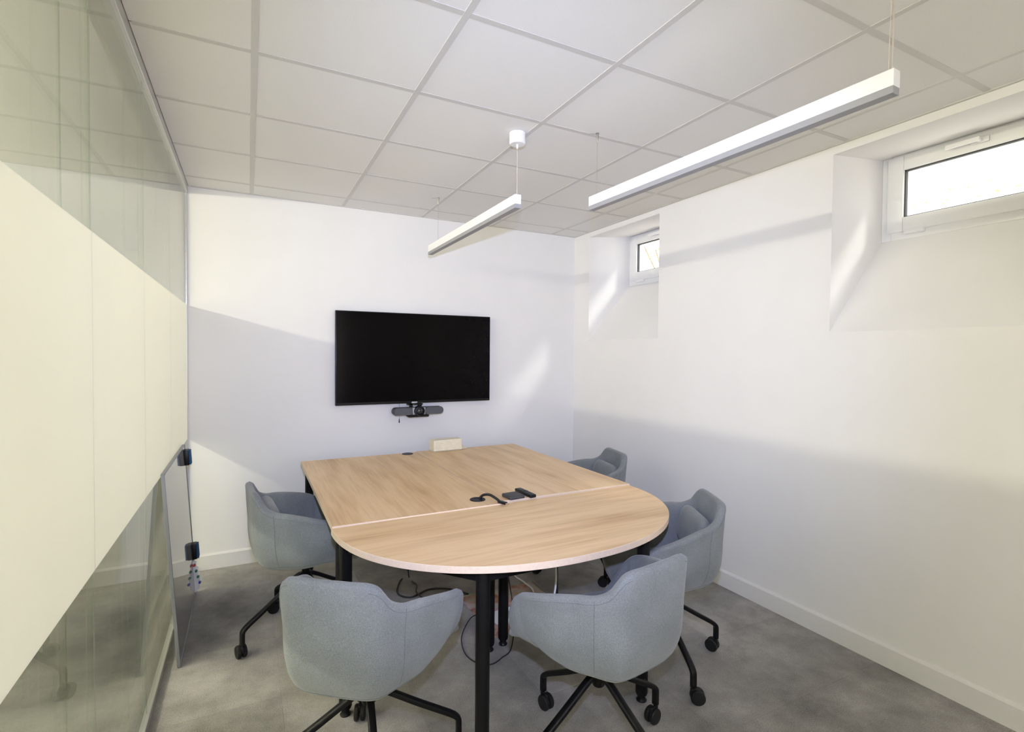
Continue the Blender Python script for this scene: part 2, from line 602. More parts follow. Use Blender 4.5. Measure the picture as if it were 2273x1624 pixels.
b = BM(); box(b, XR-0.016, XR, YF, YB, ZCEIL-0.002, ZCEIL+0.02)
tag(link('trim_1', b, M['rail']), kind='structure')
b = BM(); box(b, XL+0.03, XR-0.016, YB-0.016, YB, ZCEIL-0.002, ZCEIL+0.02)
tag(link('trim_2', b, M['rail']), kind='structure')

# ------------------------------------------------------------------ glass partition (left wall), double glazed with a frosted band
ZB0, ZB1 = 0.885, 1.765
wl = tag(empty('wall_left', (XL, 0, 0)), kind='structure')
joints = [-1.5, -1.32, -0.57, 0.18, 0.93, 1.68, 2.43, 3.18, 3.965]
for k in range(len(joints)-1):
    ya, yb = joints[k]+0.0015, joints[k+1]-0.0015
    b = BM(); box(b, -0.010, 0.0, ya, yb, 0.03, ZCEIL-0.04)
    g = link('glass_panel', b, M['glass'], wl)
    b = BM(); box(b, 0.0004, 0.0014, ya, yb, ZB0, ZB1)
    link('frosted_film', b, M['frost'], g)
    b = BM(); box(b, -0.068, -0.058, ya, yb, 0.03, ZCEIL-0.04)
    link('outer_glass_panel', b, M['glass'], wl)
for y in joints[1:-1]:
    b = BM(); box(b, -0.0035, -0.0004, y-0.0015, y+0.0015, 0.03, ZCEIL-0.04)
    link('joint_seal', b, M['seal'], wl)
    b = BM(); box(b, -0.0615, -0.0584, y-0.0015, y+0.0015, 0.03, ZCEIL-0.04)
    link('joint_seal', b, M['seal'], wl)
b = BM(); box(b, -0.08, 0.012, YF, YB, ZCEIL-0.045, ZCEIL+0.06, bev=0.002, seg=1)
link('top_channel', b, M['alu'], wl)
b = BM(); box(b, -0.08, 0.012, YF, YB, 0.0, 0.032, bev=0.002, seg=1)
link('bottom_channel', b, M['alu'], wl)
b = BM(); box(b, -0.08, 0.004, YB-0.012, YB, 0.032, ZCEIL-0.045, bev=0.001, seg=1)
link('end_channel', b, M['alu'], wl)

# hall beyond the glass
b = BM()
box(b, -4.7, -4.6, YF-0.1, 7.2, -0.1, 3.0)
box(b, -4.7, XL-0.12, 7.2, 7.3, -0.1, 3.0); box(b, -4.7, XL-0.12, YF-0.2, YF-0.1, -0.1, 3.0)
box(b, XL-0.12, XL-0.0, YB+0.15, 7.2, -0.1, 3.0)
tag(link('wall_hall', b, M['hall']), kind='structure')
b = BM(); box(b, -4.7, XL-0.08, YF-0.2, 7.3, ZCEIL+0.06, ZCEIL+0.2)
tag(link('ceiling_hall', b, M['tile']), kind='structure')

# ------------------------------------------------------------------ windows in the deep recesses of the right wall


def window(name, ya, yb):
    wd = tag(empty(name, (XW, (ya+yb)/2, 2.09)), kind='structure')
    hw = (yb-ya)/2; H_ = 0.455
    b = BM()
    for q in ((-hw, -hw+0.05, 0, H_), (hw-0.05, hw, 0, H_), (-hw+0.05, hw-0.05, 0, 0.055), (-hw+0.05, hw-0.05, H_-0.03, H_)):
        box(b, 0.0, 0.07, q[0], q[1], q[2], q[3], bev=0.003, seg=1)
    link('window_frame', b, M['pvc'], wd, angle=35)
    s0, s1, t0, t1 = -hw+0.035, hw-0.035, 0.042, H_-0.012
    b = BM()
    wS = 0.075
    for q in ((s0, s0+wS, t0, t1), (s1-wS, s1, t0, t1), (s0+wS, s1-wS, t0, t0+wS), (s0+wS, s1-wS, t1-wS, t1)):
        box(b, -0.016, 0.045, q[0], q[1], q[2], q[3], bev=0.004, seg=2)
    # sloped glazing bead
    sash = link('window_sash', b, M['pvc'], wd, angle=35)
    b = BM(); c = 0.006
    for q in ((s0+wS, s0+wS+c, t0+wS, t1-wS), (s1-wS-c, s1-wS, t0+wS, t1-wS), (s0+wS, s1-wS, t0+wS, t0+wS+c), (s0+wS, s1-wS, t1-wS-c, t1-wS)):
        box(b, 0.0, 0.02, q[0], q[1], q[2], q[3])
    link('gasket', b, M['gasket'], sash)
    b = BM(); box(b, 0.012, 0.018, s0+wS, s1-wS, t0+wS, t1-wS)
    link('glass_pane', b, M['winglass'], wd)
    b = BM()
    zc = t1-wS/2
    box(b, -0.026, -0.016, -0.035, 0.035, zc-0.014, zc+0.014, bev=0.004)
    cyl(b, (-0.026, 0, zc), (-0.05, 0, zc), 0.010)
    box(b, -0.062, -0.046, -0.012, 0.125, zc-0.011, zc+0.011, bev=0.005)
    link('window_handle', b, M['white'], wd, angle=40)
    b = BM()
    box(b, -0.022, 0.0, hw-0.21, hw-0.12, t0-0.018, t0+0.004, bev=0.003)
    link('hinge_cover', b, M['white'], wd, angle=40)
    return wd


window('window_1', *W_OPEN[1])
window('window_2', *W_OPEN[0])

# garden strip outside with shrubs
b = BM(); box(b, XW+0.12, 12.0, -8, 14, 1.6, 1.9)
tag(link('ground_outside', b, M['soil']), kind='structure')


def shrub(x, y, z, r, n, label, seed):
    rnd = random.Random(seed)
    e = tag(empty('garden_shrub', (x, y, z)), label, 'shrub')
    b = BM()
    for k in range(7):
        a = rnd.uniform(0, 2*PI); q = rnd.uniform(0.2, 0.7)*r
        tube(b, catmull([(0, 0, 0), (q*0.3*math.cos(a), q*0.3*math.sin(a), r*0.7), (q*math.cos(a), q*math.sin(a), r*1.5)], 4), 0.012, 5)
    link('stem', b, M['bark'], e)
    b = BM()
    for k in range(n):
        th = rnd.uniform(0, 2*PI); u = rnd.uniform(-1, 1); rr = r*rnd.uniform(0.35, 1)**0.5
        c = Vector((rr*math.sqrt(1-u*u)*math.cos(th), rr*math.sqrt(1-u*u)*math.sin(th), r*1.1+rr*u*0.95))
        d = Vector((rnd.gauss(0, 1), rnd.gauss(0, 1), rnd.gauss(0, 0.6))).normalized()
        sd = d.orthogonal().normalized(); s = rnd.uniform(0.03, 0.06)
        nn = d.cross(sd)
        v = [b.verts.new(c), b.verts.new(c+d*s*0.5+sd*s*0.3+nn*s*0.1), b.verts.new(c+d*s*1.1), b.verts.new(c+d*s*0.5-sd*s*0.3+nn*s*0.1)]
        b.faces.new((v[0], v[1], v[2])); b.faces.new((v[0], v[2], v[3]))
    tag(link('foliage', b, M['leaf'], e), kind='stuff')


shrub(5.6, 5.75, 1.9, 0.8, 700, 'bright green leafy shrub outside the small far window', 3)
shrub(7.4, 2.9, 1.9, 0.8, 260, 'sparse pale leafy shrub outside the large near window', 5)

# ------------------------------------------------------------------ pendant lamps


def pendant(x, y0, y1, zt, rz, name, label, power_y, wire_y, twin):
    """Linear pendant; local y runs along the bar from its near end (0)."""
    L_ = y1-y0
    e = tag(empty('pendant_lamp', (x, y0, zt), rz), label, 'lamp', 'linear pendant lamps over the table')
    b = BM(); box(b, -0.017, 0.017, 0, L_, -0.046, 0, bev=0.0008, seg=1)
    link('housing', b, M['white'], e)
    b = BM(); box(b, -0.0165, 0.0165, 0.001, L_-0.001, -0.066, -0.0462, bev=0.001, seg=1)
    link('diffuser', b, M['diff'], e)
    hc = ZCEIL-zt
    # canopy with its cord
    b = BM()
    lathe(b, [(0.0, hc-0.055), (0.035, hc-0.055), (0.0395, hc-0.05), (0.0395, hc), (0.0, hc)], (0, power_y, 0), 32)
    box(b, -0.0402, -0.038, power_y-0.003, power_y+0.003, hc-0.014, hc-0.001)
    link('canopy', b, M['white'], e, angle=40)
    b = BM()
    cyl(b, (0, power_y, hc-0.055), (0, power_y, hc-0.075), 0.006, 0.004, 10)
    link('cord_grip', b, M['white'], e, angle=40)
    b = BM()
    cyl(b, (0, power_y, 0), (0, power_y, hc-0.07), 0.0022, n=8)
    if twin:
        cyl(b, (-0.011, power_y+0.004, 0), (-0.006, power_y+0.002, hc-0.05), 0.0012, n=8)
    link('power_cord', b, M['cordw'], e)
    # thin steel suspension at the far end
    b = BM()
    lathe(b, [(0, hc-0.044), (0.0016, hc-0.044), (0.005, hc-0.028), (0.006, hc-0.004), (0.0085, hc-0.003), (0.0085, hc), (0, hc)], (0, wire_y, 0), 14)
    tube(b, catmull([(0, wire_y, hc-0.006), (-0.02, wire_y+0.004, hc-0.004), (-0.046, wire_y+0.008, hc-0.010)], 5), 0.0008, 5)
    link('wire_gripper', b, M['steel'], e, angle=40)
    b = BM(); cyl(b, (0, wire_y, 0), (0, wire_y, hc-0.02), 0.0006, n=6)
    link('suspension_wire', b, M['steel'], e)


pendant(1.172, 2.237, 3.60, 2.237, 0.0, 'pendant_lamp', 'white linear pendant lamp hanging nearer the back wall, its round canopy in view', 0.012, 1.19, False)
pendant(1.566, 0.783, 2.11, 2.237, math.radians(2.2), 'pendant_lamp', 'white linear pendant lamp hanging nearer the camera and the right window', 0.012, 1.285, True)

# ------------------------------------------------------------------ wall screen, video bar, pull cord
tv = tag(empty('wall_screen', (1.182, YB, 1.42)), 'large black flat television mounted on the back wall', 'television')
b = BM(); box(b, -0.6185, 0.6185, -0.055, -0.022, -0.349, 0.349, bev=0.003)
link('bezel', b, M['plastic'], tv, angle=40)
b = BM(); box(b, -0.612, 0.612, -0.0562, -0.0545, -0.330, 0.343)
link('display_panel', b, M['screen'], tv)
b = BM(); box(b, -0.22, 0.22, -0.024, 0.0, -0.2, 0.2)
link('wall_bracket', b, M['black'], tv)
b = BM(); box(b, -0.051, -0.006, -0.0585, -0.0545, -0.347, -0.338, bev=0.001, seg=1)
link('badge', b, M['badge'], tv)

vb = tag(empty('conference_camera', (1.168, YB, 1.016)), 'grey video conference bar with round lens hanging under the television', 'camera')
b = BM()
A = rrect(0.40, 0.058, 0.0285, 7)
prism(b, [(x, z) for x, z in A], -0.125, -0.075, 'y')
link('bar_body', b, M['plastic2'], vb, angle=50)
for sgn in (-1, 1):
    b = BM()
    A = rrect(0.142, 0.056, 0.027, 7)
    prism(b, [(x+sgn*0.122, z) for x, z in A], -0.135, -0.125, 'y')
    link('speaker_grille', b, M['grille'], vb, angle=50)
b = BM(); box(b, -0.051, 0.051, -0.134, -0.125, -0.027, 0.027, bev=0.003)
link('front_plate', b, M['grey'], vb, angle=50)
b = BM(); lathe(b, [(0, -0.03), (0.040, -0.03), (0.040, 0.0), (0.037, 0.012), (0.031, 0.014), (0.030, 0.006), (0.0, 0.006)], (0, -0.15, 0.002), 36, mtx=Matrix.Rotation(PI/2, 4, 'X'))
lh = link('lens_housing', b, M['plastic'], vb, angle=45)
b = BM(); lathe(b, [(0.0, 0.011), (0.012, 0.0095), (0.022, 0.006), (0.029, 0.0)], (0, -0.156, 0.002), 30, mtx=Matrix.Rotation(PI/2, 4, 'X'))
link('lens', b, M['lens'], lh, smooth=True)
b = BM(); prism(b, [(-0.09, -0.03), (0.075, -0.03), (0.083, -0.034), (0.075, -0.046), (-0.08, -0.046), (-0.094, -0.034)], -0.13, -0.06, 'y')
link('mount_tray', b, M['black'], vb)
b = BM()
prism(b, [(-0.065, 0.03), (-0.038, 0.03), (-0.044, 0.0545), (-0.068, 0.0545)], -0.10, -0.085, 'y')
prism(b, [(-0.012, 0.03), (0.022, 0.03), (0.028, 0.0545), (0.002, 0.0545)], -0.12, -0.105, 'y')
box(b, -0.08, 0.04, -0.10, -0.06, 0.046, 0.0545)
box(b, -0.03, 0.03, -0.075, 0.0, -0.02, 0.02)
link('mount_strap', b, M['black'], vb)

pc = tag(empty('pull_cord', (1.041, YB-0.03, 1.06)), 'thin black release cord with tassel hanging below the television', 'cord')
b = BM(); cyl(b, (0, 0, 0.06), (0, 0, -0.112), 0.0009, n=6)
link('cord', b, M['black'], pc)
b = BM(); lathe(b, [(0, -0.108), (0.002, -0.108), (0.0045, -0.136), (0.0045, -0.140), (0, -0.140)], (0, 0, 0), 10)
link('tassel', b, M['black'], pc, angle=40)

# ------------------------------------------------------------------ the table: two desks and a rounded end
ZT, TH = 0.74, 0.025


def leg_at(parent, x, y):
    b = BM(); cyl(b, (x, y, 0.035), (x, y, ZT-TH-0.0005), 0.0255, n=24)
    lg = link('leg', b, M['black'], parent, angle=40)
    b = BM(); lathe(b, [(0, 0.0), (0.021, 0.0), (0.022, 0.004), (0.016, 0.012), (0.016, 0.026), (0.0225, 0.028), (0.0225, 0.035), (0, 0.035)], (x, y, 0), 20)
    link('levelling_foot', b, M['black'], lg, angle=40)


def edge_strip(b, loop, z0, z1, t=0.0012):
    n = len(loop)
    ins = []
    for i in range(n):
        p, q, r = Vector(loop[i-1]), Vector(loop[i]), Vector(loop[(i+1) % n])
        d1 = (q-p).normalized(); d2 = (r-q).normalized()
        nrm = Vector((d1.y+d2.y, -d1.x-d2.x)).normalized()
        ins.append(q+nrm*t)
    ring = []
    for i in range(n):
        q = Vector(loop[i])
        ring.append([b.verts.new((*q, z0)), b.verts.new((*ins[i], z0+0.001)), b.verts.new((*ins[i], z1-0.001)), b.verts.new((*q, z1))])
    for i in range(n):
        A, B_ = ring[i], ring[(i+1) % n]
        for k in range(4):
            b.faces.new((A[k], B_[k], B_[(k+1) % 4], A[(k+1) % 4]))


def desk(x0, x1, y0, y1, label, legs, gromm):
    cx, cy = (x0+x1)/2, (y0+y1)/2
    e = tag(empty('desk', (cx, cy, 0)), label, 'desk', 'desks pushed together into one table')
    hx, hy = (x1-x0)/2-0.003, (y1-y0)/2-0.0015
    loop = [(-hx, -hy), (hx, -hy), (hx, hy), (-hx, hy)]
    b = BM(); prism(b, loop, ZT-TH, ZT, 'z')
    link('desktop', b, M['wood_y'], e)
    b = BM(); edge_strip(b, loop, ZT-TH, ZT+0.0004)
    link('edge_band', b, M['edge'], e)
    for lx, ly in legs:
        leg_at(e, lx-cx, ly-cy)
    b = BM()
    xs = sorted({round(l[0]-cx, 3) for l in legs}); yy = sorted({round(l[1]-cy, 3) for l in legs})
    for y in (yy[0], yy[-1]):
        box(b, xs[0], xs[-1], y-0.012, y+0.012, ZT-TH-0.05, ZT-TH-0.001)
    for x in (xs[0], xs[-1]):
        box(b, x-0.012, x+0.012, yy[0], yy[-1], ZT-TH-0.05, ZT-TH-0.001)
    link('frame_rail', b, M['black'], e)
    for gx_, gy_ in gromm:
        b = BM(); lathe(b, [(0.0, 0.0022), (0.026, 0.0022), (0.031, 0.0035), (0.0375, 0.003), (0.039, 0.0006), (0.039, 0.0), (0, 0)], (gx_-cx, gy_-cy, ZT+0.0003), 32)
        link('cable_grommet', b, M['plastic'], e, angle=40)
    return e


desk(0.303, 1.087, 2.209, 3.64, 'left beech desk with two black cable grommets', [(0.352, 2.268), (1.052, 2.275), (0.352, 3.59), (1.04, 3.59)], [(1.010, 3.598), (1.003, 2.318)])
desk(1.087, 1.895, 2.243, 3.665, 'right beech desk carrying the remote control and towel stack', [(1.136, 2.292), (1.84, 2.29), (1.136, 3.6), (1.84, 3.6)], [])
# rounded end, a few millimetres lower than the desks
ZT = 0.735
e = tag(empty('desk_end', (1.092, 2.222, 0), math.radians(1.2)), 'D-shaped beech table end with pale rounded edge facing the camera', 'desk')
hwD, dD = 0.792, 0.702
loop = []
NN = 64
for k in range(NN+1):
    t = PI+PI*k/NN
    c_, s_ = math.cos(t), math.sin(t)
    ex = 2/2.18
    loop.append((hwD*math.copysign(abs(c_)**ex, c_), -0.0025+dD*math.copysign(abs(s_)**ex, s_)))
loop[0] = (-hwD, -0.003); loop[-1] = (hwD, -0.003)
b = BM(); prism(b, loop, ZT-TH, ZT, 'z')
link('desktop', b, M['wood_x'], e)
b = BM(); edge_strip(b, loop, ZT-TH, ZT+0.0004)
link('edge_band', b, M['edge'], e)
for lx, ly in ((-0.75, -0.085), (0.66, -0.03), (-0.372, -0.575), (0.372, -0.575)):
    leg_at(e, lx, ly)
b = BM()
for p, q in (((-0.75, -0.085), (-0.372, -0.575)), ((-0.372, -0.575), (0.372, -0.575)), ((0.372, -0.575), (0.66, -0.03)), ((0.66, -0.03), (-0.75, -0.085)), ((-0.372, -0.575), (0.0, -0.09)), ((0.372, -0.575), (0.0, -0.09))):
    p, q = Vector(p), Vector(q); d = (q-p).normalized(); n_ = Vector((-d.y, d.x))*0.012
    prism(b, [tuple(p+n_), tuple(q+n_), tuple(q-n_), tuple(p-n_)], ZT-TH-0.05, ZT-TH-0.001, 'z')
link('frame_rail', b, M['black'], e)

ZT = 0.74
# ------------------------------------------------------------------ chairs
RIM = [(0, -.275, .783), (.08, -.273, .783), (.128, -.267, .782), (.155, -.256, .770), (.170, -.242, .745), (.185, -.222, .716), (.208, -.180, .693), (.240, -.125, .685),
       (.272, -.06, .672), (.296, .01, .655), (.303, .06, .642), (.302, .10, .625), (.294, .138, .590), (.275, .178, .520), (.24, .212, .460), (.16, .24, .440), (.08, .248, .436), (0, .251, .435)]
NSUB = 4
half = catmull(RIM, NSUB)
full = half + [Vector((-p.x, p.y, p.z)) for p in half[-2:0:-1]]      # closed loop, from the back centre round
ZB, ZF = 0.398, 0.62
CB = Vector((0, 0.0, 0))


def plan_at(p, z):
    """Outer shell position below rim point p at height z."""
    back = max(0.0, min(1.0, (-p.y)/0.26))
    n = 2.4+0.5*back
    zf = min(ZF, p.z)
    t = max(0.0, min(1.0, (z-ZB)/(zf-ZB)))
    q_ = max(0.0, min(1.0, (0.10-p.y)/0.18))
    s0 = 0.40+0.20*q_
    s = s0+(1-s0)*(1-(1-t)**n)**(1/(0.55*n+0.55))
    lean = 0.965 if p.z > ZF else 1.0
    if p.z > ZF and z > ZF:
        s *= lean+(1-lean)*(z-ZF)/(p.z-ZF)
    else:
        s *= lean
    return Vector((p.x*s, p.y*s, z))


def make_shell():
    b = BM()
    NV = 14
    rows = []
    for k in range(NV+1):
        w_ = k/NV
        w_ = w_**1.35
        rows.append([plan_at(p, ZB+(p.z-ZB)*w_) for p in full])
    th = 0.036

    def inward(q, d):
        v = Vector((q.x, q.y, 0)); L_ = v.length
        # offset along the plan normal approximated by the radial direction squashed to the loop
        return v*(max(0.0, L_-d)/L_)
    rim_o = rows[-1]
    # rounded rim, three rings
    for d, dz in ((0.004, 0.007), (0.018, 0.013), (0.032, 0.007)):
        rows.append([inward(q, d)+Vector((0, 0, q.z+dz*(1 if q.z > 0.47 else 0.3))) for q in rim_o])
    NI = 7
    for k in range(NI+1):
        w_ = k/NI
        ring = []
        for p, q in zip(full, rim_o):
            zb = min(0.43, p.z-0.004)
            z = p.z-0.002+(zb-p.z+0.002)*w_
            ring.append(inward(plan_at(p, z), th)+Vector((0, 0, z)))
        rows.append(ring)
    V = [[b.verts.new(q) for q in r_] for r_ in rows]
    n = len(full)
    for A, B_ in zip(V, V[1:]):
        for i in range(n):
            b.faces.new((A[i], A[(i+1) % n], B_[(i+1) % n], B_[i]))
    b.faces.new(V[0][::-1]); b.faces.new(V[-1])
    return b


def loop_points_at(zoff_fn):
    return [zoff_fn(p) for p in full]


def make_seat():
    b = BM()
    base = []
    for p in full:
        z = 0.455
        if p.z > 0.50:
            q = plan_at(p, z)
        else:
            q = Vector((p.x, p.y, 0))
        v = Vector((q.x, q.y, 0)); L_ = v.length
        base.append(v*((L_-0.037)/L_) if p.z > 0.5 else v*1.0)
    rings = []
    for s, z in ((0.97, 0.434), (1.0, 0.442), (0.995, 0.457), (0.965, 0.467), (0.9, 0.473), (0.7, 0.472), (0.4, 0.468)):
        rings.append([b.verts.new((v.x*s, v.y*s, z)) for v in base])
    n = len(base)
    for A, B_ in zip(rings, rings[1:]):
        for i in range(n):
            b.faces.new((A[i], A[(i+1) % n], B_[(i+1) % n], B_[i]))
    b.faces.new(rings[0][::-1]); b.faces.new(rings[-1])
    return b


def make_seams():
    b = BM()
    for sgn in (1, -1):
        k = 6*NSUB        # rear corner
        p = half[k].copy(); p.x *= sgn
        path = []
        for j in range(13):
            z = ZB+0.006+(p.z-0.004-ZB)*j/12
            q = plan_at(p, z); q = Vector((q.x*1.0, q.y*1.0, z))
            path.append(q)
        tube(b, path, 0.0014, 5)
    # seam round the lower pan
    pts = [plan_at(p, 0.432) for p in full]
    pts.append(pts[0])
    tube(b, pts, 0.0013, 5)
    # seam just under the rim
    pts = [plan_at(p, p.z-0.010) for p in half[2*NSUB:12*NSUB]]
    tube(b, pts, 0.0011, 5)
    tube(b, [Vector((-q.x, q.y, q.z)) for q in pts], 0.0011, 5)
    return b


def make_leg_mesh():
    b = BM()
    path = catmull([(0.0, 0.012, 0.305), (0.0, 0.045, 0.298), (0.0, 0.17, 0.222), (0.0, 0.285, 0.155)], 5)
    path += catmull([(0.0, 0.303, 0.143), (0.0, 0.316, 0.128), (0.0, 0.318, 0.105), (0.0, 0.318, 0.068)], 4)
    tube(b, path, 0.012, sect=rrect(0.026, 0.020, 0.006, 2))
    return b


def make_caster_mesh():
    b = BM()
    for s in (-1, 1):
        lathe(b, [(0, 0.003), (0.012, 0.003), (0.026, 0.004), (0.0305, 0.008), (0.0305, 0.017), (0.027, 0.021), (0.014, 0.022), (0, 0.021)], (0, 0, 0), 22,
              mtx=Matrix.Translation((0, -0.018, 0.0305)) @ Matrix.Rotation(s*PI/2, 4, 'Y'))
    box(b, -0.006, 0.006, -0.03, 0.012, 0.03, 0.062, bev=0.003, seg=1)
    cyl(b, (0, 0, 0.045), (0, 0, 0.075), 0.007, n=10)
    return b


def make_chair():
    e = empty('swivel_armchair')
    sh = link('shell', make_shell(), M['fabric'], e, smooth=True)
    link('seat', make_seat(), M['fabric'], e, smooth=True)
    link('seam', make_seams(), M['seam'], sh, smooth=True)
    b = BM()
    lathe(b, [(0, 0.262), (0.020, 0.262), (0.024, 0.268), (0.024, 0.30), (0.030, 0.306), (0.030, 0.318), (0.019, 0.322), (0.019, 0.388), (0.07, 0.390), (0.085, 0.3995), (0, 0.3995)], (0, 0, 0), 28)
    hub = link('swivel_column', b, M['black'], e, angle=40)
    lm, cm = None, None
    for k in range(4):
        if lm is None:
            lg = link('leg', make_leg_mesh(), M['black'], e, smooth=True); lm = lg.data
            ca = link('caster', make_caster_mesh(), M['wheel'], lg, angle=40); cm = ca.data
        else:
            lg = bpy.data.objects.new('leg', lm); COL.objects.link(lg); lg.parent = e
            ca = bpy.data.objects.new('caster', cm); COL.objects.link(ca); ca.parent = lg
        lg['k'] = k
    return e


def make_cushion_mesh():
    b = BM()
    W_, H_, D_ = 0.30, 0.185, 0.075
    nu, nv = 28, 14
    rows = []
    for j in range(nv+1):
        v = -1+2*j/nv
        row = []
        for i in range(nu):
            t = 2*PI*i/nu
            c_, s_ = math.cos(t), math.sin(t)
            ex = 2/3.2
            # section in y-z swept along x, ends closed
            px_ = W_/2*math.sin(v*PI/2)
            k = (1-abs(math.sin(v*PI/2))**7)**(1/2.6)
            row.append(b.verts.new((px_, D_/2*k*math.copysign(abs(c_)**0.9, c_), H_/2*(0.55+0.45*k)*k**0.25*math.copysign(abs(s_)**ex, s_))))
        rows.append(row)
    for A, B_ in zip(rows, rows[1:]):
        for i in range(nu):
            b.faces.new((A[i], A[(i+1) % nu], B_[(i+1) % nu], B_[i]))
    b.faces.new(rows[0][::-1]); b.faces.new(rows[-1])
    bmesh.ops.remove_doubles(b, verts=b.verts, dist=1e-5)
    return b


proto = make_chair()
cushion = None
# x, y, facing (deg, direction the sitter looks), base angle (deg of the first leg, world), caster angles, label, cushion
CHAIRS = [
    (0.363, 1.764, 52.5, 84, 'grey upholstered swivel armchair at the front left, its back to the camera', None),
    (1.127, 1.491, 98.7, 98, 'grey swivel armchair at the front right, seen from behind with its casters in view', None),
    (1.740, 1.850, 152, 75, 'grey swivel armchair beside the right wall at the rounded table end', 'plump grey lumbar cushion in the armchair beside the right wall'),
    (0.262, 2.850, 5, 113, 'grey swivel armchair on the left side of the table, facing right', 'grey lumbar cushion in the armchair on the left side of the table'),
    (2.030, 2.895, 168, 84, 'grey swivel armchair at the far right corner of the table, mostly hidden', 'grey lumbar cushion in the far right corner armchair'),
]
rnd = random.Random(11)
for n_, (x, y, face, base_a, lab, clab) in enumerate(CHAIRS):
    c = proto if n_ == 0 else copy_tree(proto)
    c.location = (x, y, 0)
    c.rotation_euler = (0, 0, math.radians(face-90))
    tag(c, lab, 'chair', 'grey armchairs round the table')
    for ch in c.children:
        if 'k' in ch:
            a = math.radians(base_a + 90*ch['k'] - 90 - (face-90))
            ch.rotation_euler = (0, 0, a)
            for ca in ch.children:
                ca.location = (0, 0.318, 0)
                ca.rotation_euler = (0, 0, rnd.uniform(-2.4, 2.4))
    if clab is None:          # no cushion to be seen in this one
        continue
    if cushion is None:
        cu = link('lumbar_cushion', make_cushion_mesh(), M['fabric'], smooth=True); cushion = cu
    else:
        cu = cushion.copy(); COL.objects.link(cu)
    f = math.radians(face)
    dback = -0.165
    cu.location = (x+dback*math.cos(f), y+dback*math.sin(f), 0.625)
    cu.rotation_euler = (math.radians(10), 0, math.radians(face-90))
    tag(cu, clab, 'cushion', 'lumbar cushions of the armchairs')

# ------------------------------------------------------------------ things on the table
# stack of folded paper towels
e = tag(empty('paper_towel_stack', (1.308, 3.625, ZT), math.radians(4)), 'stack of folded cream paper towels at the back of the table', 'paper towels')
b = BM()
nS = 9
for k in range(nS):
    z0 = 0.008+k*0.0085; j1, j2 = rnd.uniform(-0.0015, 0.0015), rnd.uniform(-0.0015, 0.0015)
    box(b, -0.113+j1, 0.110+j1, -0.045+j2, 0.045+j2, z0, z0+0.0082, bev=0.001, seg=1)
tag(link('folded_towels', b, M['paper'], e), kind='stuff')
b = BM()
R_ = []
for i in range(9):
    x = -0.116+0.268*i/8
    zz = 0.002+0.004*abs(math.sin(i*1.1))+(0.0 if i < 7 else 0.008*(i-6))
    R_.append([b.verts.new((x, -0.05, zz*0.6)), b.verts.new((x, 0.05, zz)), b.verts.new((x, 0.05, zz+0.002)), b.verts.new((x, -0.05, zz*0.6+0.002))])
for A, B_ in zip(R_, R_[1:]):
    for k in range(4):
        b.faces.new((A[k], A[(k+1) % 4], B_[(k+1) % 4], B_[k]))
b.faces.new(R_[0]); b.faces.new(R_[-1][::-1])
link('loose_towel', b, M['paper'], e)

# black box and remote control
e = tag(empty('media_box', (1.180, 2.278, ZT), math.radians(4)), 'small square black box on the table beside the remote control', 'box')
b = BM(); box(b, -0.043, 0.043, -0.043, 0.043, 0.0005, 0.017, bev=0.005, seg=3)
link('case', b, M['plastic2'], e, angle=40)
b = BM(); box(b, -0.038, 0.038, -0.038, 0.038, 0.0168, 0.0176, bev=0.0003, seg=1)
link('lid', b, M['plastic'], e)
e = tag(empty('remote_control', (1.262, 2.302, ZT), math.radians(3)), 'slim black remote control lying on the right desk', 'remote control')
b = BM(); box(b, -0.019, 0.019, -0.078, 0.078, 0.0005, 0.017, bev=0.006, seg=3)
link('case', b, M['plastic'], e, angle=40)
b = BM()
for r_ in range(7):
    for c_ in range(3):
        if r_ == 3:
            continue
        x_, y_ = -0.010+0.010*c_, -0.062+0.0175*r_
        box(b, x_-0.003, x_+0.003, y_-0.004, y_+0.004, 0.0168, 0.0184, bev=0.001, seg=1)
tag(link('buttons', b, M['plastic2'], e), kind='stuff')
b = BM(); box(b, -0.0155, 0.0155, -0.003, 0.003, 0.0168, 0.0180, bev=0.0005, seg=1)
link('divider', b, M['plastic'], e)

# video cable out of the front grommet
e = tag(empty('video_cable', (1.02, 2.318, ZT)), 'short black video cable curling out of the front desk grommet', 'cable')
b = BM()
tube(b, catmull([(-0.003, 0.002, 0.004), (0.0, 0.0, 0.012), (0.012, -0.012, 0.024), (0.028, -0.045, 0.030), (0.044, -0.080, 0.020), (0.052, -0.100, 0.011)], 6), 0.0065, 8)
link('cable_lead', b, M['bcable'], e, smooth=True)
mt = Matrix.Translation((0.060, -0.122, 0.0085)) @ Matrix.Rotation(math.radians(-160), 4, 'Z')
b = BM(); box(b, -0.010, 0.010, -0.025, 0.025, -0.006, 0.006, bev=0.003, mtx=mt)
link('plug', b, M['plastic'], e, angle=40)
b = BM(); box(b, -0.0065, 0.0065, 0.025, 0.037, -0.0025, 0.0025, mtx=mt)
link('plug_tip', b, M['tip'], e)

# ------------------------------------------------------------------ cables under the table


def cable(name, pts, r, mtl, label, sub=8):
    b = BM(); tube(b, catmull(pts, sub), r, 8)
    return tag(link(name, b, mtl, smooth=True), label, 'cable')


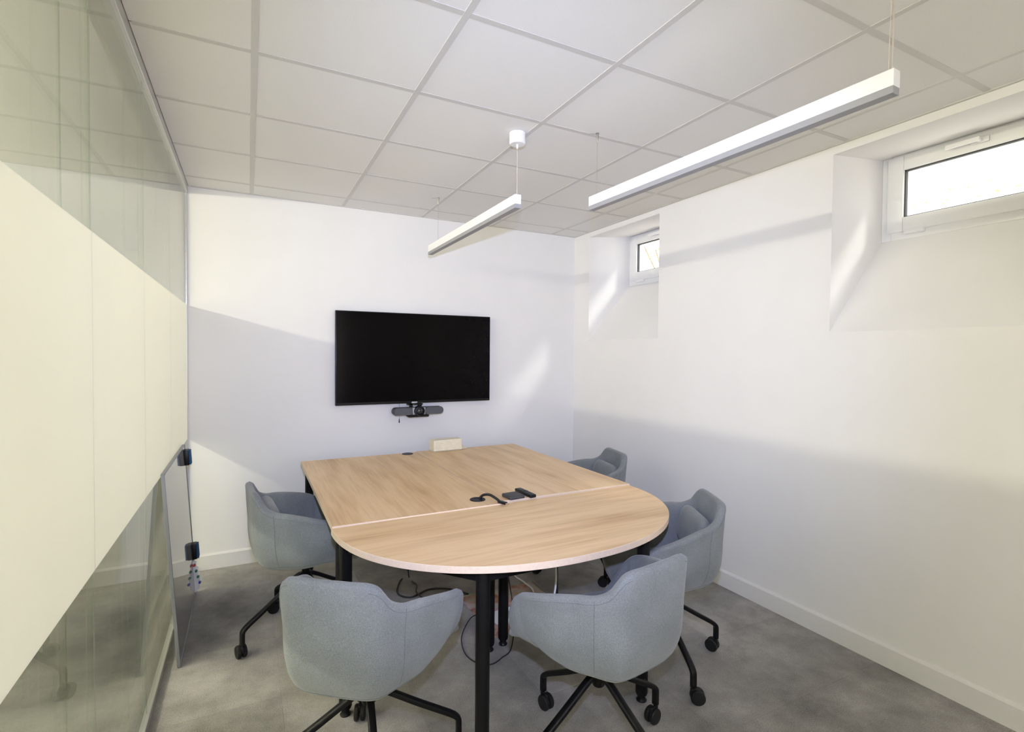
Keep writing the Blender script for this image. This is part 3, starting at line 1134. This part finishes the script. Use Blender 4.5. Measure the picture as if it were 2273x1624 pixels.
cable('power_cable', [(1.015, 3.57, 0.71), (1.02, 3.55, 0.60), (1.0, 3.50, 0.30), (0.955, 3.38, 0.008), (0.85, 3.20, 0.006), (0.80, 3.05, 0.006), (0.86, 2.97, 0.006), (0.98, 3.02, 0.006), (1.09, 2.98, 0.006), (1.18, 2.86, 0.006)], 0.0055, M['bcable'],
      'black power cable looping over the carpet behind the front left armchair')
cable('network_cable', [(1.025, 3.56, 0.71), (1.03, 3.52, 0.58), (0.98, 3.42, 0.2), (0.93, 3.28, 0.007), (0.93, 3.1, 0.014), (0.90, 3.0, 0.014), (0.93, 2.9, 0.006), (0.99, 2.8, 0.006)], 0.004, M['bcable'],
      'thinner black cable crossing the power cable loop on the carpet')
cable('extension_cable', [(1.19, 2.60, 0.006), (1.10, 2.60, 0.006), (1.01, 2.50, 0.006), (0.955, 2.40, 0.006), (0.93, 2.28, 0.006), (0.955, 2.19, 0.006), (1.01, 2.155, 0.006), (1.075, 2.18, 0.006), (1.15, 2.225, 0.015), (1.215, 2.33, 0.12), (1.20, 2.38, 0.35), (1.17, 2.40, 0.71)], 0.003, M['bcable'],
      'black cable looping on the floor around the middle desk legs')
cable('white_cable', [(1.56, 3.12, 0.71), (1.56, 3.10, 0.45), (1.555, 3.04, 0.2), (1.55, 2.98, 0.02), (1.56, 2.86, 0.006), (1.56, 2.74, 0.004), (1.50, 2.64, 0.0), (1.40, 2.58, 0.0), (1.33, 2.54, 0.0)], 0.005, M['wcable'],
      'white cable running over the bare floor patch under the table')
cable('white_cable', [(1.42, 2.30, 0.69), (1.425, 2.29, 0.55), (1.425, 2.27, 0.42), (1.40, 2.22, 0.28), (1.35, 2.20, 0.13), (1.33, 2.26, 0.006), (1.36, 2.36, 0.006)], 0.0055, M['wcable'],
      'white cable hanging straight down behind the front right armchair')
cable('black_cable', [(1.445, 2.30, 0.69), (1.447, 2.29, 0.5), (1.447, 2.285, 0.25), (1.447, 2.285, 0.10), (1.43, 2.31, 0.008), (1.38, 2.40, 0.008)], 0.007, M['bcable'],
      'thick black cable hanging beside the white one under the table')

# ------------------------------------------------------------------ leaning whiteboard and its magnets
e = tag(empty('whiteboard', (-0.283, 3.2, 0.0)), 'grey dry-wipe board on the floor leaning against the glass partition', 'whiteboard')
tilt = math.atan2(0.058, 0.90)
e.rotation_euler = (0, -tilt, 0)          # leans towards the glass (-x) at the top
LB, HB = 0.425, 0.905
b = BM(); box(b, -0.014, -0.002, -LB+0.008, LB-0.008, 0.008, HB-0.008)
link('board_panel', b, M['board'], e)
b = BM()
for q in ((-LB, -LB+0.008, 0.003, HB), (LB-0.008, LB, 0.003, HB), (-LB+0.008, LB-0.008, 0.003, 0.011), (-LB+0.008, LB-0.008, HB-0.008, HB)):
    box(b, -0.014, 0.0005, q[0], q[1], q[2], q[3], bev=0.001, seg=1)
link('board_frame', b, M['bframe'], e)


def on_board(name, y, z, label, cat, grp=None):
    o = tag(empty(name), label, cat, grp)
    o.location = (-0.283-math.sin(tilt)*z-0.002*math.cos(tilt), 3.2+y, z*math.cos(tilt)+0.0)
    o.rotation_euler = (0, -tilt, 0)
    return o


for z, lab in ((0.835, 'black and blue board eraser stuck near the top of the leaning whiteboard'), (0.27, 'black and blue board eraser stuck low on the leaning whiteboard')):
    o = on_board('board_eraser', 0.375, z, lab, 'eraser', 'erasers on the leaning whiteboard')
    b = BM(); box(b, 0.0, 0.024, -0.03, 0.03, -0.045, 0.045, bev=0.003)
    link('casing', b, M['plastic'], o, angle=40)
    b = BM(); box(b, 0.024, 0.034, -0.027, 0.027, -0.042, 0.042, bev=0.002)
    link('felt_pad', b, M['blue'], o, angle=40)
o = on_board('marker_holder', 0.375, 0.14, 'white wedge marker holder below the lower board eraser', 'holder')
b = BM(); prism(b, [(0.0, 0.075), (0.005, 0.075), (0.030, -0.06), (0.022, -0.095), (0.0, -0.115)], -0.022, 0.022, 'y')
link('wedge', b, M['white'], o)
for k, (mm, cn) in enumerate((('red', 'red'), ('green', 'upper green'), ('green', 'lower green'), ('bluecap', 'blue'))):
    mk = on_board('board_marker', 0.355, 0.14+0.052-0.036*k, '%s capped board marker in the white holder on the whiteboard' % cn, 'marker', 'board markers in the holder')
    xo = 0.008+0.0068*k
    b = BM(); cyl(b, (xo, -0.004, 0), (xo, -0.024, 0.002), 0.0075, 0.006, 14)
    link('cap', b, M[mm], mk, angle=40)
    b = BM(); cyl(b, (xo, 0.060, -0.004), (xo, -0.004, 0), 0.006, 0.006, 14)
    link('barrel', b, M['white'], mk, angle=40)
